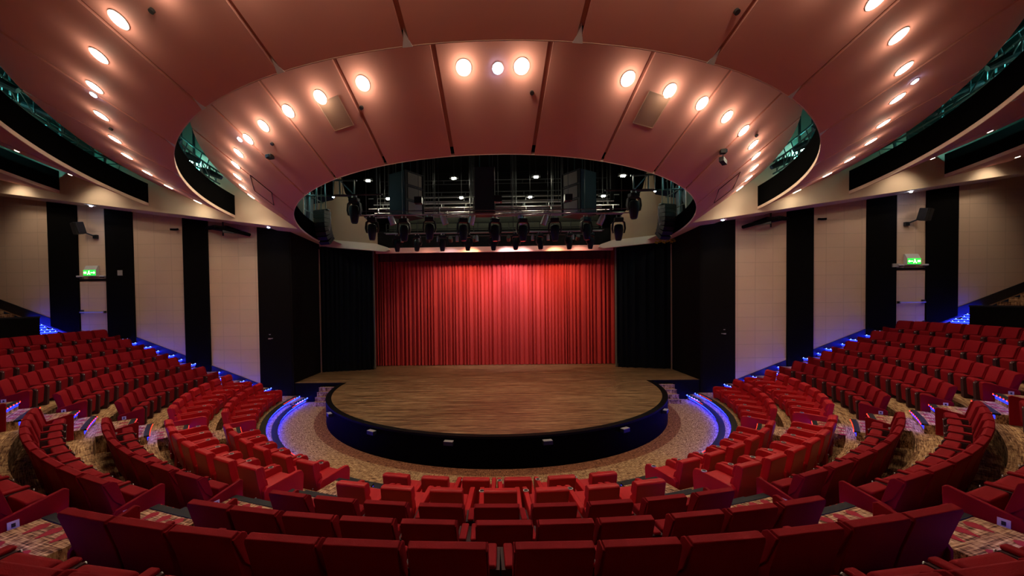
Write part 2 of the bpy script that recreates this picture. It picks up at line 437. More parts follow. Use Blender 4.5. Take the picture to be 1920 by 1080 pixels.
# ---------------------------------------------------------------- side walls
def zline(x):      # lower edge of the cream wall (top of the skirting), on the wall plane
    x = abs(x)
    if x < 10.75: return .84
    if x < 16.5: return .84 + (x-10.75)*.3895
    if x < 18.1: return 3.08
    return 3.08 + (x-18.1)*.38
def ztop(x): return 7.92 + (abs(x)-10.75)*.137
def wallpoly(mb, sx, xa, xb, y, mat, down=0, up=.5):
    xs = [xa] + [q for q in (16.5, 18.1) if xa < q < xb] + [xb]
    pts = [(sx*x, zline(x)-down) for x in xs] + [(sx*xb, ztop(xb)+up), (sx*xa, ztop(xa)+up)]
    mb.prism(pts, y, y+.08, mat, 'y')
for sx in (-1, 1):
    sd = 'left' if sx < 0 else 'right'
    mb = MB()
    wallpoly(mb, sx, 10.70, 27, YW+.01, 'cream_blocks', .5)
    wl = struct(mb.build('wall_'+sd), 'cream block-jointed wall panels at the %s of the hall' % sd, 'wall')
    for xa, xb in ((13.02, 14.17), (16.5, 17.77), (19.08, 20.44)):
        b = MB(); wallpoly(b, sx, xa, xb, YW-.06, 'black_fabric', .35); o = b.build('black_strip', wl); o['label'] = 'black fabric strip'
    # sloping skirting
    b = MB()
    xs = [10.72, 16.5, 18.1, 27]
    b.prism([(sx*x, zline(x)-.42) for x in xs] + [(sx*x, zline(x)) for x in reversed(xs)], YW-.03, YW+.01, 'skirting_black', 'y')
    b.build('skirting', wl)
    # black door bay by the stage
    mb = MB()
    mb.prism([(sx*9.28, 0), (sx*10.75, 0), (sx*10.75, 7.95), (sx*10.75, 8.4), (sx*9.28, 8.2)], YW-.04, YW+.1, 'black_wall', 'y')
    mb.box((sx*9.24, 1.72, 4.0), (.08, 2.9, 8.0), 'black_wall')
    wd_ = struct(mb.build('door_'+('1' if sx < 0 else '2')), 'tall black door bay beside the stage on the %s' % sd, 'door')
    b = MB()
    b.box((sx*10.27, YW-.06, 2.93), (.10, .03, .05), 'silver'); b.tube([(sx*10.27, YW-.06, 2.93), (sx*10.27, YW-.13, 2.93), (sx*10.08, YW-.13, 2.95)], .016, 'silver')
    b.box((sx*10.25, YW-.06, 3.12), (.07, .02, .03), 'silver')
    b.build('door_handle', wd_)
    # exit door in the cream bay
    b = MB()
    b.box((sx*18.42, YW-.02, 5.72), (1.42, .10, .07), 'black_wall')
    b.box((sx*17.74, YW-.02, 4.4), (.05, .07, 2.7), 'black_wall')
    b.box((sx*18.42, YW-.005, 4.32), (1.22, .05, 2.66), 'cream_blocks')
    dr = struct(b.build('door_'+('3' if sx < 0 else '4')), 'cream exit door with a push bar in the %s wall' % sd, 'door')
    b = MB(); b.tube([(sx*17.86, YW-.12, 4.24), (sx*18.98, YW-.12, 4.24)], .028, 'silver')
    b.box((sx*18.93, YW-.07, 4.27), (.10, .10, .16), 'dark_pipe'); b.box((sx*17.86, YW-.07, 4.24), (.07, .10, .10), 'dark_pipe')
    b.build('push_bar', dr)
    # exit sign: white wedge housing, green face with running figure and arrow
    ex = thing('exit_sign', 'green lit exit sign on cream wall above %s exit door' % sd, 'sign', (sx*18.42, YW, 6.04))
    b = MB(); b.prism([(0, .33), (0, -.16), (-.16, -.16), (-.16, .12), (-.05, .33)], -.29, .29, 'white_plate', 'x'); b.build('housing', ex)
    b = MB(); b.box((0, -.168, .0), (.56, .02, .24), 'exit_green'); b.build('face', ex)
    b = MB(); k = -sx
    b.box((k*.16, -.182, .0), (.18, .008, .035), 'exit_white'); b.box((k*.235, -.182, .02), (.07, .008, .03), 'exit_white', ry=.7*k); b.box((k*.235, -.182, -.02), (.07, .008, .03), 'exit_white', ry=-.7*k)
    b.box((-.02*k, -.182, .01), (.05, .008, .08), 'exit_white', ry=.3*k); b.box((-.01*k, -.182, .07), (.035, .008, .035), 'exit_white')
    b.box((-.06*k, -.182, -.05), (.03, .008, .09), 'exit_white', ry=.6*k); b.box((.02*k, -.182, -.05), (.03, .008, .08), 'exit_white', ry=-.5*k)
    for q in range(4): b.box((k*(-.14-.035*q), -.182, .0), (.014, .008, .09), 'exit_white')
    b.build('running_figure', ex)
    for q, px in enumerate((17.9, 18.94)):
        o = thing('emergency_lamp', 'small white emergency lamp %s the %s exit sign' % (('stageward of', 'away from stage beside')[q], sd), 'light', (sx*px, YW-.02, 5.88))
        b = MB(); b.box((0, -.07, 0), (.26, .14, .07), 'white_plate'); b.build('body', o, bevel=.02)
        b = MB(); b.box((0, -.10, -.05), (.16, .06, .05), 'dark_pipe'); b.build('lens', o)
    # wall loudspeaker
    o = thing('wall_speaker', 'black wall loudspeaker on bracket high above the %s exit door' % sd, 'speaker', (sx*18.62, YW-.40, 8.02))
    b = MB(); b.box((0, 0, 0), (.42, .36, .52), 'black_plastic', rz=sx*.5, rx=.22); b.build('cabinet', o, bevel=.03)
    b = MB(); b.box((-sx*.09, -.165, -.03), (.36, .03, .46), 'grille', rz=sx*.5, rx=.22); b.build('front_grille', o)
    b = MB(); b.tube([(-sx*.1, .1, -.15), (-sx*.40, .36, -.32)], .03, 'black_metal'); b.box((-sx*.42, .35, -.33), (.18, .10, .16), 'black_metal'); b.build('bracket', o)
    # black wall frame (unused rigging rack)
    o = thing('wall_rack', 'black steel rigging frame fixed high on the %s wall near stage' % sd, 'rack', (sx*12.0, YW, 8.0))
    b = MB()
    q = [(sx*-.98, -.12, -.35), (sx*.0, -.95, -.12), (sx*.98, -.12, -.02), (sx*.1, -.05, .02)]
    for i in range(4): b.tube([q[i], q[(i+1) % 4]], .08, 'black_fabric', 6)
    b.tube([q[0], q[2]], .035, 'black_metal', 6); b.tube([q[1], q[3]], .05, 'black_metal', 6)
    b.box(((q[0][0]+q[1][0])/2, -.5, -.27), (.8, .1, .14), 'black_metal', rz=-sx*.7)
    b.build('frame', o)
    b = MB(); b.tube([(sx*.05, -.4, .35), (sx*.05, -.4, -.42)], .03, 'black_metal', 6); b.tube([(sx*.05, -.4, .2), (sx*.05, 0, .2)], .025, 'black_metal', 6); b.build('post', o)
    o = tag(MB().build('x') if 0 else (lambda b: (b.tube([(sx*14.40, YW, 7.98), (sx*14.46, YW-.1, 7.95), (sx*14.56, YW-.25, 7.93)], .05, 'black_fabric', 6), b.build('wall_bracket'))[1])(MB()),
            'short black wall bracket between the two %s fabric strips' % sd, 'bracket')
for nm, xx, zz, s_, lab in (('switch_plate', -17.08, 6.02, (.22, .03, .24), 'white square switch plate on the black strip left of the hall'),
                            ('control_box', 17.73, 5.87, (.34, .05, .16), 'grey control box on the black strip beside the right exit door')):
    b = MB(); b.box((xx, YW-.09, zz), s_, 'grey_box'); tag(b.build(nm, bevel=.008), lab, 'switch')
# black barrier at the rear of the cross aisle
for sx in (-1, 1):
    b = MB(); sd = 'left' if sx < 0 else 'right'
    a0, a1 = (-85.2, -40) if sx < 0 else (40, 85.2)
    arc_box(b, 18.85, 18.97, 3.0, 4.06, a0, a1, 'black_fabric', 30)
    o = tag(b.build('barrier'), 'black fabric-covered barrier along the rear cross aisle on the %s' % sd, 'barrier')
    b = MB(); arc_box(b, 18.82, 19.0, 4.06, 4.12, a0, a1, 'black_plastic', 30); b.build('top_rail', o)

# back wall and roof shell behind and above the camera
mb = MB()
v = []
for z in (0, 14):
    v += [pol(25.0, -89.4+178.8*i/60, z) for i in range(61)]
mb.add(v, [(i, i+1, 62+i, 61+i) for i in range(60)], 'black_fabric')
struct(mb.build('wall_back'), 'curved wall at the rear of the hall', 'wall')
mb = MB(); mb.box((0, -6, 13.6), (56, 42, .2), 'black_wall')
struct(mb.build('ceiling'), 'black void above the suspended ceiling', 'ceiling')

# ---------------------------------------------------------------- suspended ceiling bands
RING = {'G': (7.93, 7.324, -.088), 'B1o': (10.69, 9.209, -.128), 'N': (11.03, 8.153, -.048), 'B2o': (14.28, 9.56, -.087),
        'O': (14.75, 8.696, -.072), 'B3o': (18.2, 10.15, -.075), 'R4': (18.6, 9.3, -.075), 'B4o': (24.5, 10.7, -.06)}
YB = -.85     # plane of the bulkheads
def cp(c, t, dz=0):
    R, z0, a = RING[c]
    tm = 90 - math.degrees(math.asin(-YB/R))
    t = max(-tm, min(tm, t))
    y = -R*cos(rad(t))
    return Vector((R*sin(rad(t)), y, z0+a*y+dz))
def band_pt(ci, co_, t, s, dz=0):
    return cp(ci, t)*(1-s) + cp(co_, t)*s + Vector((0, 0, dz))
def band(ci, co_, seams, label, notch=True, th=.07, gap=.045):
    mb = MB()
    Rm = RING[ci][0]
    ed = [-90] + seams + [90]
    for a0, a1 in zip(ed[:-1], ed[1:]):
        g = math.degrees(gap/Rm)
        b0 = a0 + (g if a0 > -90 else 0); b1 = a1 - (g if a1 < 90 else 0)
        n = max(4, int((b1-b0)/1.0)); ns = 6
        v = []
        for dz in (0, th):
            for i in range(n+1):
                t = b0 + (b1-b0)*i/n
                v += [band_pt(ci, co_, t, j/ns, dz) for j in range(ns+1)]
        k = ns+1; q = (n+1)*k
        f = []
        for i in range(n):
            for j in range(ns):
                f.append((i*k+j, i*k+j+1, (i+1)*k+j+1, (i+1)*k+j))
                f.append(tuple(q+x for x in (i*k+j, (i+1)*k+j, (i+1)*k+j+1, i*k+j+1)))
            f.append((i*k, (i+1)*k, q+(i+1)*k, q+i*k)); f.append((i*k+ns, q+i*k+ns, q+(i+1)*k+ns, (i+1)*k+ns))
        for j in range(ns):
            f.append((j, q+j, q+j+1, j+1)); f.append((n*k+j, n*k+j+1, q+n*k+j+1, q+n*k+j))
        mb.add(v, f, 'ceiling_paint')
        # recessed backing of the joint
        if a1 < 90:
            v = []
            for s in (.05, 1):
                for t in (a1-2.2*g, a1+2.2*g): v.append(band_pt(ci, co_, t, s, th*.8))
            mb.add(v, [(0, 1, 3, 2)], 'joint_brown')
    return struct(mb.build('ceiling', smooth=False), label, 'ceiling')
S1 = [-72.5, -59.2, -46.3, -32.8, -19.8, -6.9, 7.0, 20.2, 33.2, 46.8, 59.6, 72.8]
band('G', 'B1o', S1, 'inner ring of pinkish sloping ceiling panels round the stage rigging')
band('N', 'B2o', [s+(.3 if s > 0 else -.2) for s in S1], 'middle ring of pinkish sloping ceiling panels')
band('O', 'B3o', S1, 'outer ring of pinkish sloping ceiling panels')
band('R4', 'B4o', S1, 'rearmost ring of pinkish ceiling panels over the upper seats')
def lip(c, h_lip, h_up, label, tend=None, wid=.012):
    R, z0, a = RING[c]
    tm = tend or (90 - math.degrees(math.asin(-YB/R)))
    n = 120
    mb = MB(); up = MB()
    def pt(r, t, dz):
        y = -R*cos(rad(t)); return (r*sin(rad(t)), -r*cos(rad(t)), z0+a*y+dz)
    v = []
    for i in range(n+1):
        t = -tm + 2*tm*i/n
        v += [pt(R-wid, t, .002), pt(R+.01, t, .002), pt(R+.01, t, h_lip), pt(R-wid, t, h_lip)]
    f = [(4*i+(k+1) % 4, 4*i+k, 4*i+4+k, 4*i+4+(k+1) % 4) for i in range(n) for k in range(4)] + [(0, 1, 2, 3), (4*n+3, 4*n+2, 4*n+1, 4*n)]
    mb.add(v, f, 'cream_paint')
    o = trim(mb, label)
    if h_up:
        v = []
        for i in range(n+1):
            t = -tm + 2*tm*i/n
            v += [pt(R-.01, t, h_lip), pt(R+.04, t, h_lip), pt(R+.04, t, h_up), pt(R-.01, t, h_up)]
        up.add(v, f, 'dark_upstand'); u = up.build('upstand', o)
    return o
lip('G', .07, .75, 'cream lip round the opening above the stage', 95, .012)
lip('N', .11, .95, 'cream lip of the middle ceiling ring')
lip('O', .13, .95, 'cream lip of the outer ceiling ring')
for k, t in enumerate(S1):
    if abs(t) < 65:
        R0 = RING['N'][0]; t += (.3 if t > 0 else -.2); g = .45
        b = MB(); p0 = cp('N', t-g, .0); p1 = cp('N', t+g, .0); p2 = band_pt('N', 'B2o', t, .06, .03)
        q_ = [p + Vector((0, 0, -.012)) for p in (p0, p1, p2)]
        b.add(q_ + [p + Vector((0, 0, .10)) for p in (p0, p1, p2)], [(0, 1, 2), (0, 3, 4, 1), (1, 4, 5, 2), (2, 5, 3, 0)], 'white_plate')
        trim(b, 'small white joint cap on the edge of the middle ceiling ring, %s from the left' % ordn[k-1])
lip('R4', .13, .95, 'cream lip of the rearmost ceiling ring')

# bulkheads over the side walls
def zb(x): return 8.05 + (abs(x)-11)*.135
for sx in (-1, 1):
    sd = 'left' if sx < 0 else 'right'
    mb = MB()
    mb.prism([(sx*8.05, zb(8.05)), (sx*26, zb(26)), (sx*26, 13.48), (sx*8.05, 13.48)], YB, YB+.06, 'cream_paint', 'y')
    v = []
    for x in (8.05, 26):
        v += [(sx*x, YB, zb(x)), (sx*x, YW+.02, zb(x)-.0)]
    mb.add(v, [(0, 1, 3, 2)], 'cream_paint')
    # soffit from the bulkhead to the stage wall
    v = [(sx*7.9, YB, 7.66), (sx*10.0, YB, 7.92), (sx*9.3, 3.4, 7.62), (sx*8.0, 3.4, 7.62)]
    mb.add(v, [(0, 1, 2, 3)], 'cream_paint')
    struct(mb.build('wall_bulkhead' if 0 else 'wall_%s_bulkhead' % sd), 'cream bulkhead over the %s wall where the ceiling rings end' % sd, 'wall')
    for k, x in enumerate((9.85, 17.75)):
        o = thing('soffit_light', 'tiny blue-white soffit light %s on the %s bulkhead' % (('near the stage', 'above the exit strip')[k], sd), 'light', (sx*x, YB+.5, zb(x)-.015), 0)
        b = MB(); b.tube([(0, 0, .0), (0, 0, -.03)], .045, 'blue_spot', 12); b.build('lens', o)
        spot(o, (0, 0, -.06), (sx*.1, .45, -2), 9, (.45, .6, 1), 70, .8)

# ---------------------------------------------------------------- stage surround
# cream wall above the black side drapes with a curved cut for the rigging void
for sx in (-1, 1):
    sd = 'left' if sx < 0 else 'right'
    mb = MB()
    poly = [(sx*9.4, 7.45), (sx*6.2, 7.45), (sx*6.2, 8.5), (sx*6.6, 8.8), (sx*7.1, 9.3), (sx*7.6, 9.85), (sx*7.9, 10.4), (sx*8.1, 11.2), (sx*8.2, 12.5), (sx*8.3, 12.5), (sx*8.5, 10.0), (sx*9.6, 9.8), (sx*9.6, 7.8)]
    mb.prism(poly, 3.4, 3.5, 'dim_lit_cream', 'y')
    mb.prism([(sx*9.5, 7.55), (sx*5.7, 7.20), (sx*5.5, 7.28), (sx*5.6, 7.42), (sx*6.2, 7.62), (sx*9.5, 7.95)], 3.15, 3.4, 'cream_paint', 'y')
    struct(mb.build('wall_stage_%s' % sd), 'cream wall and ledge above the %s black drape' % sd, 'wall')
mb = MB(); mb.box((0, 3.5, 7.28), (12.6, .14, .28), 'ceiling_paint')
hd = trim(mb, 'pinkish header beam across the top of the red curtain')
b = MB(); b.box((0, 3.6, 7.85), (12.7, .06, .95), 'black_fabric'); b.build('upper_border', hd)
b = MB(); b.box((0, 4.4, 7.78), (13.4, 1.6, .05), 'black_fabric'); b.build('added_light_baffle', hd)  # added above the curtain to keep floodlight off the pelmet
# black rigging void
mb = MB()
for x0, y0, x1, y1 in ((-6.2, 3.55, -8.4, 8), (6.2, 3.55, 8.4, 8)):
    mb.add([(x0, y0, 7.45), (x1, y1, 7.45), (x1, y1, 13), (x0, y0, 13)], [(0, 1, 2, 3)], 'black_wall')
mb.box((0, 8.05, 7), (19, .1, 12.6), 'black_wall')
mb.box((0, 5.8, 12.9), (19, 5, .1), 'black_wall')
mb.box((-9.35, 6, 4), (.1, 5, 8), 'black_wall'); mb.box((9.35, 6, 4), (.1, 5, 8), 'black_wall')
struct(mb.build('wall_rear'), 'black walls of the rigging void and backstage', 'wall')

def drape(x0, y0, x1, y1, z0, z1, amp, wl_, mat, seed, dens=.045, flare=0):
    rnd = random.Random(seed)
    L_ = math.hypot(x1-x0, y1-y0); n = int(L_/dens)
    nx, ny = -(y1-y0)/L_, (x1-x0)/L_
    ph = []; p = 0; amps = []; fr = 1
    a_cur = 1
    for i in range(n+1):
        fr = .93*fr + .07*rnd.uniform(-1.6, 3.4); p += dens/wl_*2*PI*max(.45, fr)
        ph.append(p); a_cur = .85*a_cur + .15*rnd.uniform(.3, 1.7); amps.append(a_cur)
    rows = 10
    mb = MB(); v = []
    for j in range(rows+1):
        z = z0 + (z1-z0)*j/rows; k = 1 - j/rows
        for i in range(n+1):
            s = i/n
            d = amp*amps[i]*(1 - 2*abs(sin(ph[i]/2))**.6 + .22*sin(ph[i]*1.3+1))*(.75+.25*k + flare*k*k)
            v.append((x0+(x1-x0)*s+nx*d, y0+(y1-y0)*s+ny*d, z))
    f = [(j*(n+1)+i, j*(n+1)+i+1, (j+1)*(n+1)+i+1, (j+1)*(n+1)+i) for j in range(rows) for i in range(n)]
    mb.add(v, f, mat)
    return mb
o = tag(drape(-6.95, 5.0, 6.95, 5.0, SZ+.02, 7.7, .12, .19, 'curtain_red', 3, .012).build('stage_curtain', smooth=True), 'closed pleated red velvet stage curtain', 'curtain')
o = tag(drape(-6.5, 4.6, 6.5, 4.6, 6.80, 7.7, .04, .35, 'pelmet_red_shaded', 5, .04).build('curtain_pelmet', smooth=True), 'shadowed red pelmet hanging above the stage curtain', 'curtain')
for sx in (-1, 1):
    sd = 'left' if sx < 0 else 'right'
    tag(drape(sx*9.12, 3.1, sx*6.62, 3.75, SZ+.01, 7.5, .05, .25, 'black_drape', 11+sx, .03, .6).build('side_drape', smooth=True), 'tall black pleated drape at the %s of the red curtain' % sd, 'curtain')
    b = MB(); b.tube([(sx*6.60, 3.95, SZ+.02), (sx*6.60, 3.95, 7.4)], .06, 'grey_box' if 0 else 'grid_grey', 10)
    tag(b.build('drape_post'), 'slim grey post at the %s edge of the red curtain' % sd, 'post')
    b = MB(); b.box((sx*9.14, 2.98, 4.1), (.05, .05, 6.5), 'vent_grey')
    tag(b.build('cable_duct'), 'thin cream vertical duct beside the %s black drape' % sd, 'duct')
b = MB()
for i in range(9): b.box((8.35+i*.17, 2.9-i*.05, 7.42+(i % 2)*.04), (.15, .05, .10), 'yellow_lit_track', ry=.3*(-1)**i)
b.box((9.0, 2.75, 7.55), (1.5, .06, .06), 'yellow_lit_track')
tag(b.build('curtain_track'), 'hooked curtain track, its yellow light painted on, above the right black drape', 'track')

# ---------------------------------------------------------------- seats
def rounded(o): bake(o); return o
def make_tip_seat(w):
    """tip-up theatre seat; origin on the floor under the rear top edge of the back, facing +y"""
    t = bpy.data.objects.new('theatre_seat', None); C.objects.link(t); t.empty_display_size = .1
    hw = w/2
    # reclined back with flared wings
    prof = [(0.00, .865), (.07, .88), (.105, .85), (.19, .55), (.27, .28), (.215, .13), (.165, .13), (.135, .30), (.07, .58), (-.005, .83)]
    b = MB(); b.prism(prof, -hw+.012, hw-.012, 'seat_red', 'x')
    b.prism([(.005, .84), (.10, .862), (.145, .83), (.225, .53), (.20, .5), (.11, .6)], -hw, -hw+.018, 'seat_red', 'x')
    b.prism([(.005, .84), (.10, .862), (.145, .83), (.225, .53), (.20, .5), (.11, .6)], hw-.018, hw, 'seat_red', 'x')
    bk = b.build('backrest', t, bevel=.02); bake(bk)
    b = MB(); b.prism([(.33, .56), (.49, .575), (.53, .54), (.50, .12), (.42, .10), (.36, .30)], -w/2+.075, w/2-.075, 'seat_red', 'x')
    st = b.build('seat', t, bevel=.03); bake(st)
    b = MB(); b.box((0, .25, .13), (w*.5, .10, .26), 'seat_dark'); ft = b.build('pedestal', t)
    return t
def make_arm(w_arm, flip):
    b = MB()
    b.box((0, .39, .565), (w_arm, .30, .035), 'seat_red')
    arm = b.build('armrest', None, bevel=.015); bake(arm)
    b = MB(); b.prism([(.24, .02), (.55, .02), (.57, .50), (.53, .55), (.24, .55)], -.065, .065, 'seat_dark', 'x'); s_ = b.build('standard', None)
    b = MB(); b.tube([(0, .568, .51), (0, .576, .508)], .014, 'white_plate', 8); p_ = b.build('number_disc', None)
    s_.parent = arm; p_.parent = arm
    return arm
def make_end_panel():
    b = MB(); b.prism([(.06, .02), (.62, .02), (.64, .60), (.60, .625), (.10, .50), (.07, .46)], -.025, .025, 'seat_red', 'x')
    e = b.build('end_panel', None, bevel=.012); bake(e)
    out = []
    for s in (-1, 1):
        b = MB(); b.box((s*.028, .21, .42), (.006, .085, .085), 'white_plate'); b.box((s*.032, .21, .42), (.004, .03, .04), 'dark_pipe')
        q = b.build('number_plate', e); out.append(q)
    return e
arm_reg = make_arm(.08, 0); end_reg = make_end_panel()
def make_vip():
    t = bpy.data.objects.new('recliner_seat', None); C.objects.link(t); t.empty_display_size = .1
    hw = .262
    prof = [(0, .835), (.03, .865), (.10, .865), (.125, .83), (.20, .52), (.27, .30), (.22, .14), (.15, .12), (.10, .3), (.035, .62)]
    b = MB(); b.prism(prof, -hw, hw, 'vip_red', 'x'); bk = b.build('backrest', t, bevel=.018); bake(bk)
    b = MB(); b.prism([(.07, .845), (.13, .862), (.18, .83), (.222, .66), (.195, .625), (.11, .63)], -hw+.008, hw-.008, 'vip_red', 'x')
    h = b.build('headrest', t, bevel=.018); bake(h)
    b = MB(); b.prism([(.12, .615), (.195, .615), (.236, .57), (.275, .40), (.22, .36)], -hw+.012, hw-.012, 'vip_red', 'x')
    h = b.build('lumbar_cushion', t, bevel=.015); bake(h)
    b = MB(); b.box((0, .58, .31), (.515, .62, .15), 'vip_red', rx=.04); s_ = b.build('seat', t, bevel=.04); bake(s_)
    b = MB(); b.box((0, .86, .20), (.50, .10, .22), 'vip_red', rx=-.12); s_ = b.build('footrest', t, bevel=.03); bake(s_)
    b = MB(); b.box((0, .55, .09), (.52, .55, .16), 'seat_dark'); b.build('base', t)
    for s, cup in ((-1, True), (1, False)):
        b = MB(); b.prism([(.08, .03), (.92, .03), (.95, .42), (.91, .505), (.82, .525), (.16, .485), (.10, .43)], s*(hw+.004), s*(hw+.092), 'vip_red', 'x')
        a = b.build('armrest', t, bevel=.018); bake(a)
        if cup:
            b = MB()
            x = s*(hw+.05)
            b.tube([(x, .72, .515), (x, .72, .530)], .050, 'silver', 16, False); b.tube([(x, .72, .526), (x, .72, .531)], .050, 'silver', 16)
            b.tube([(x, .72, .530), (x, .72, .533)], .035, 'black_plastic', 16)
            b.build('cup_holder', a)
    b = MB(); b.tube([(hw-.06, .045, .32), (hw-.06, .025, .32)], .012, 'silver', 8); b.build('tag', t)
    return t
vip0 = make_vip()
seat_protos = {}
def seq(a0, d, n): return [a0 + d*i for i in range(n)]
ROWS = [
 # name, R, floor z, kind, back width, blocks
 ('front', 10.13, .294, 'vip', 0, {'C': [-11.2, -6.7, -2.2, 2.3, 7.1, 11.9], 'N': seq(23.6, 4.78, 6), 'F': seq(59.0, 4.78, 6)}),
 ('second', 11.39, .69, 'vip', 0, {'C': [-12.1, -8.1, -4.0, .3, 4.4, 8.6, 12.7], 'N': seq(23.5, 4.0, 7), 'F': seq(56.9, 4.4, 7)}),
 ('third', 12.5, 1.03, 'tip', .585, {'C': [-13.3, -10.0, -6.7, -3.3, 0, 3.4, 6.8, 10.3, 13.7], 'N': seq(22.3, 3.38, 8), 'F': seq(57.2, 3.33, 9)}),
 ('fourth', 13.6, 1.44, 'tip', .57, {'C': [-13.5, -11, -8.3, -5.6, -2.9, .3, 2.9, 5.5, 8.7, 11.4, 14.1], 'N': seq(22.1, 2.72, 10), 'F': seq(56.2, 2.78, 11)}),
 ('fifth', 14.6, 1.84, 'tip', .60, {'C': [-14.1, -11.7, -9.2, -6.5, -4, -1.45, 1.65, 4.2, 6.8, 9.5, 12.1, 14.5], 'N': seq(21.6, 2.55, 11), 'F': seq(56.2, 2.58, 12)}),
 ('sixth', 15.65, 2.24, 'tip', .58, {'C': seq(-14.3, 2.38, 13), 'N': [], 'F': seq(56.0, 2.42, 13)}),
 ('seventh', 16.7, 2.64, 'tip', .58, {'C': [], 'N': [], 'F': seq(55.8, 2.28, 14)}),
]
BN = {'C': 'centre block', 'N': 'inner block', 'F': 'wall block'}
used_protos = set()
def place(proto, key, label, cat, group, loc, rz):
    if key not in used_protos: o = proto; used_protos.add(key)
    else: o = copy_tree(proto)
    o.location = loc; o.rotation_euler = (0, 0, rz); tag(o, label, cat, group)
    return o
def attach(part, seat, x):
    c = copy_tree(part, seat); c.location = (x, 0, 0)
    return c
extras = []
for rname, R, zf, kind, bw, bl in ROWS:
    if kind == 'tip':
        if bw not in seat_protos: seat_protos[bw] = make_tip_seat(bw)
        proto = seat_protos[bw]
    else: proto = vip0
    for bk, angs in bl.items():
        for sgn in ((1,) if bk == 'C' else (-1, 1)):
            A = sorted(a*sgn for a in angs); nA = len(A)
            for i, a in enumerate(A):
                side = '' if bk == 'C' else ('left ' if sgn < 0 else 'right ')
                lab = '%s, %s from left, %s row, %s%s' % ('bright red recliner seat with cup holder' if kind == 'vip' else 'dark red tip-up theatre seat', ordn[i], rname, side, BN[bk])
                grp = ('red recliner seats of the %s row' if kind == 'vip' else 'dark red tip-up seats of the %s row') % rname
                jit = random.uniform(-.15, .15)
                o = place(proto, (kind, bw), lab, 'seat', grp, pol(R, a, zf), rad(a+jit))
                if kind == 'tip':
                    extras.append((o, i, nA, R, A))
for o, i, nA, R, A in extras:
    a = A[i]
    # armrest on the seat's right-hand side, i.e. towards smaller angle
    if i > 0:
        d = rad((A[i]-A[i-1])/2)*R
        # attach() offsets: local +x is towards larger angle
        typ = rad(sorted(A[k+1]-A[k] for k in range(nA-1))[(nA-1)//2])*R/2
        if d > typ*1.12:
            attach(arm_reg, o, -typ*.97); attach(arm_reg, extras[[e[0] for e in extras].index(o)-1][0], typ*.97)
        else: attach(arm_reg, o, -d*.97)
    else: attach(end_reg, o, -rad((A[1]-A[0])/2)*R*.97)
    if i == nA-1: attach(end_reg, o, rad((A[-1]-A[-2])/2)*R*.97)
for proto_part in (arm_reg, end_reg):
    for ch in list(proto_part.children): bpy.data.objects.remove(ch)
    bpy.data.objects.remove(proto_part)

# small aisle guide lights on the end of rows
k = 0
for (a, R, z, lab) in ((-23.0, 9.55, .32, 'front row, left'), (23.0, 9.55, .32, 'front row, right'), (-56.2, 10.45, .72, 'second row, left'), (56.2, 10.45, .72, 'second row, right'),
                       (-48.9, 11.75, 1.06, 'third row, left'), (48.9, 11.75, 1.06, 'third row, right'), (-54.5, 12.95, 1.47, 'fourth row, left'), (54.5, 12.95, 1.47, 'fourth row, right'),
                       (-48.8, 9.5, .32, 'front row inner block, left'), (48.8, 9.5, .32, 'front row inner block, right')):
    o = thing('aisle_light', 'tiny blue-white aisle marker light on floor, %s' % lab, 'light', pol(R, a, z), rad(a), 'aisle marker lights')
    b = MB(); b.box((0, 0, 0), (.12, .06, .05), 'black_plastic'); b.build('housing', o)
    b = MB(); b.box((0, 0, .028), (.055, .03, .012), 'white_led'); b.build('lens', o)

# ---------------------------------------------------------------- ceiling downlights
def surf(ci, co_, t, s):
    p = band_pt(ci, co_, t, s)
    du = band_pt(ci, co_, t+.5, s) - band_pt(ci, co_, t-.5, s)
    ds = band_pt(ci, co_, t, min(1, s+.05)) - band_pt(ci, co_, t, max(0, s-.05))
    nrm = du.cross(ds).normalized()
    if nrm.z > 0: nrm = -nrm
    return p, nrm
def downlight(ci, co_, t, s, label, power, group, r=.155, aim=0, size=120, fill=.075, tilt=0):
    p, nrm = surf(ci, co_, t, s)
    q = (-nrm).to_track_quat('Z', 'Y')
    o = thing('ceiling_light', label, 'ceiling light', p, 0, group)
    o.rotation_euler = q.to_euler()
    b = MB(); b.tube([(0, 0, .02), (0, 0, -.012)], r+.028, 'white_plate', 28, False); b.tube([(0, 0, -.012), (0, 0, -.014)], r+.028, 'white_plate', 28); b.build('trim_ring', o)
    b = MB(); b.tube([(0, 0, -.014), (0, 0, -.020)], r, 'lamp_lens', 28); b.build('lens', o)
    l = bpy.data.lights.new('lamp_light', 'SPOT'); l.energy = power; l.color = WARM
    l.spot_size = rad(size); l.spot_blend = .8; l.shadow_soft_size = .14
    lo = bpy.data.objects.new('lamp_light', l); C.objects.link(lo); lo.parent = o
    lo.location = (0, 0, -.04)
    # straight down in world space
    lo.rotation_euler = (q.inverted() @ Vector((0, tilt, -1))).to_track_quat('-Z', 'Y').to_euler()
    if fill: point(o, (0, 0, -.16), power*fill, WARM, .1, 'ceiling_fill')  # extra point light added to brighten the ceiling round the lamp
    return o
T1 = [-79.9, -73.2, -66.6, -59.7, -53.1, -45.8, -39.1, -31.8, -24.8, -17.4, -3.5, 3.8, 18.3, 25.5, 32.4, 39.5, 46.6, 54.0, 60.3, 67.0, 73.6, 80.4]
for i, t in enumerate(T1):
    s = .50 + .27*max(0, (abs(t)-25)/65)**1.6
    side = 'left' if t < 0 else 'right'; tl = sorted(q for q in T1 if (q < 0) == (t < 0)); k = tl.index(t)
    idx = (len(tl)-1-k) if t < 0 else k
    downlight('G', 'B1o', t, s, 'round lit downlight of inner ceiling ring, %s from centre on the %s' % (ordn[idx], side), P_BAND1, 'downlights of the inner ceiling ring', r=.135)
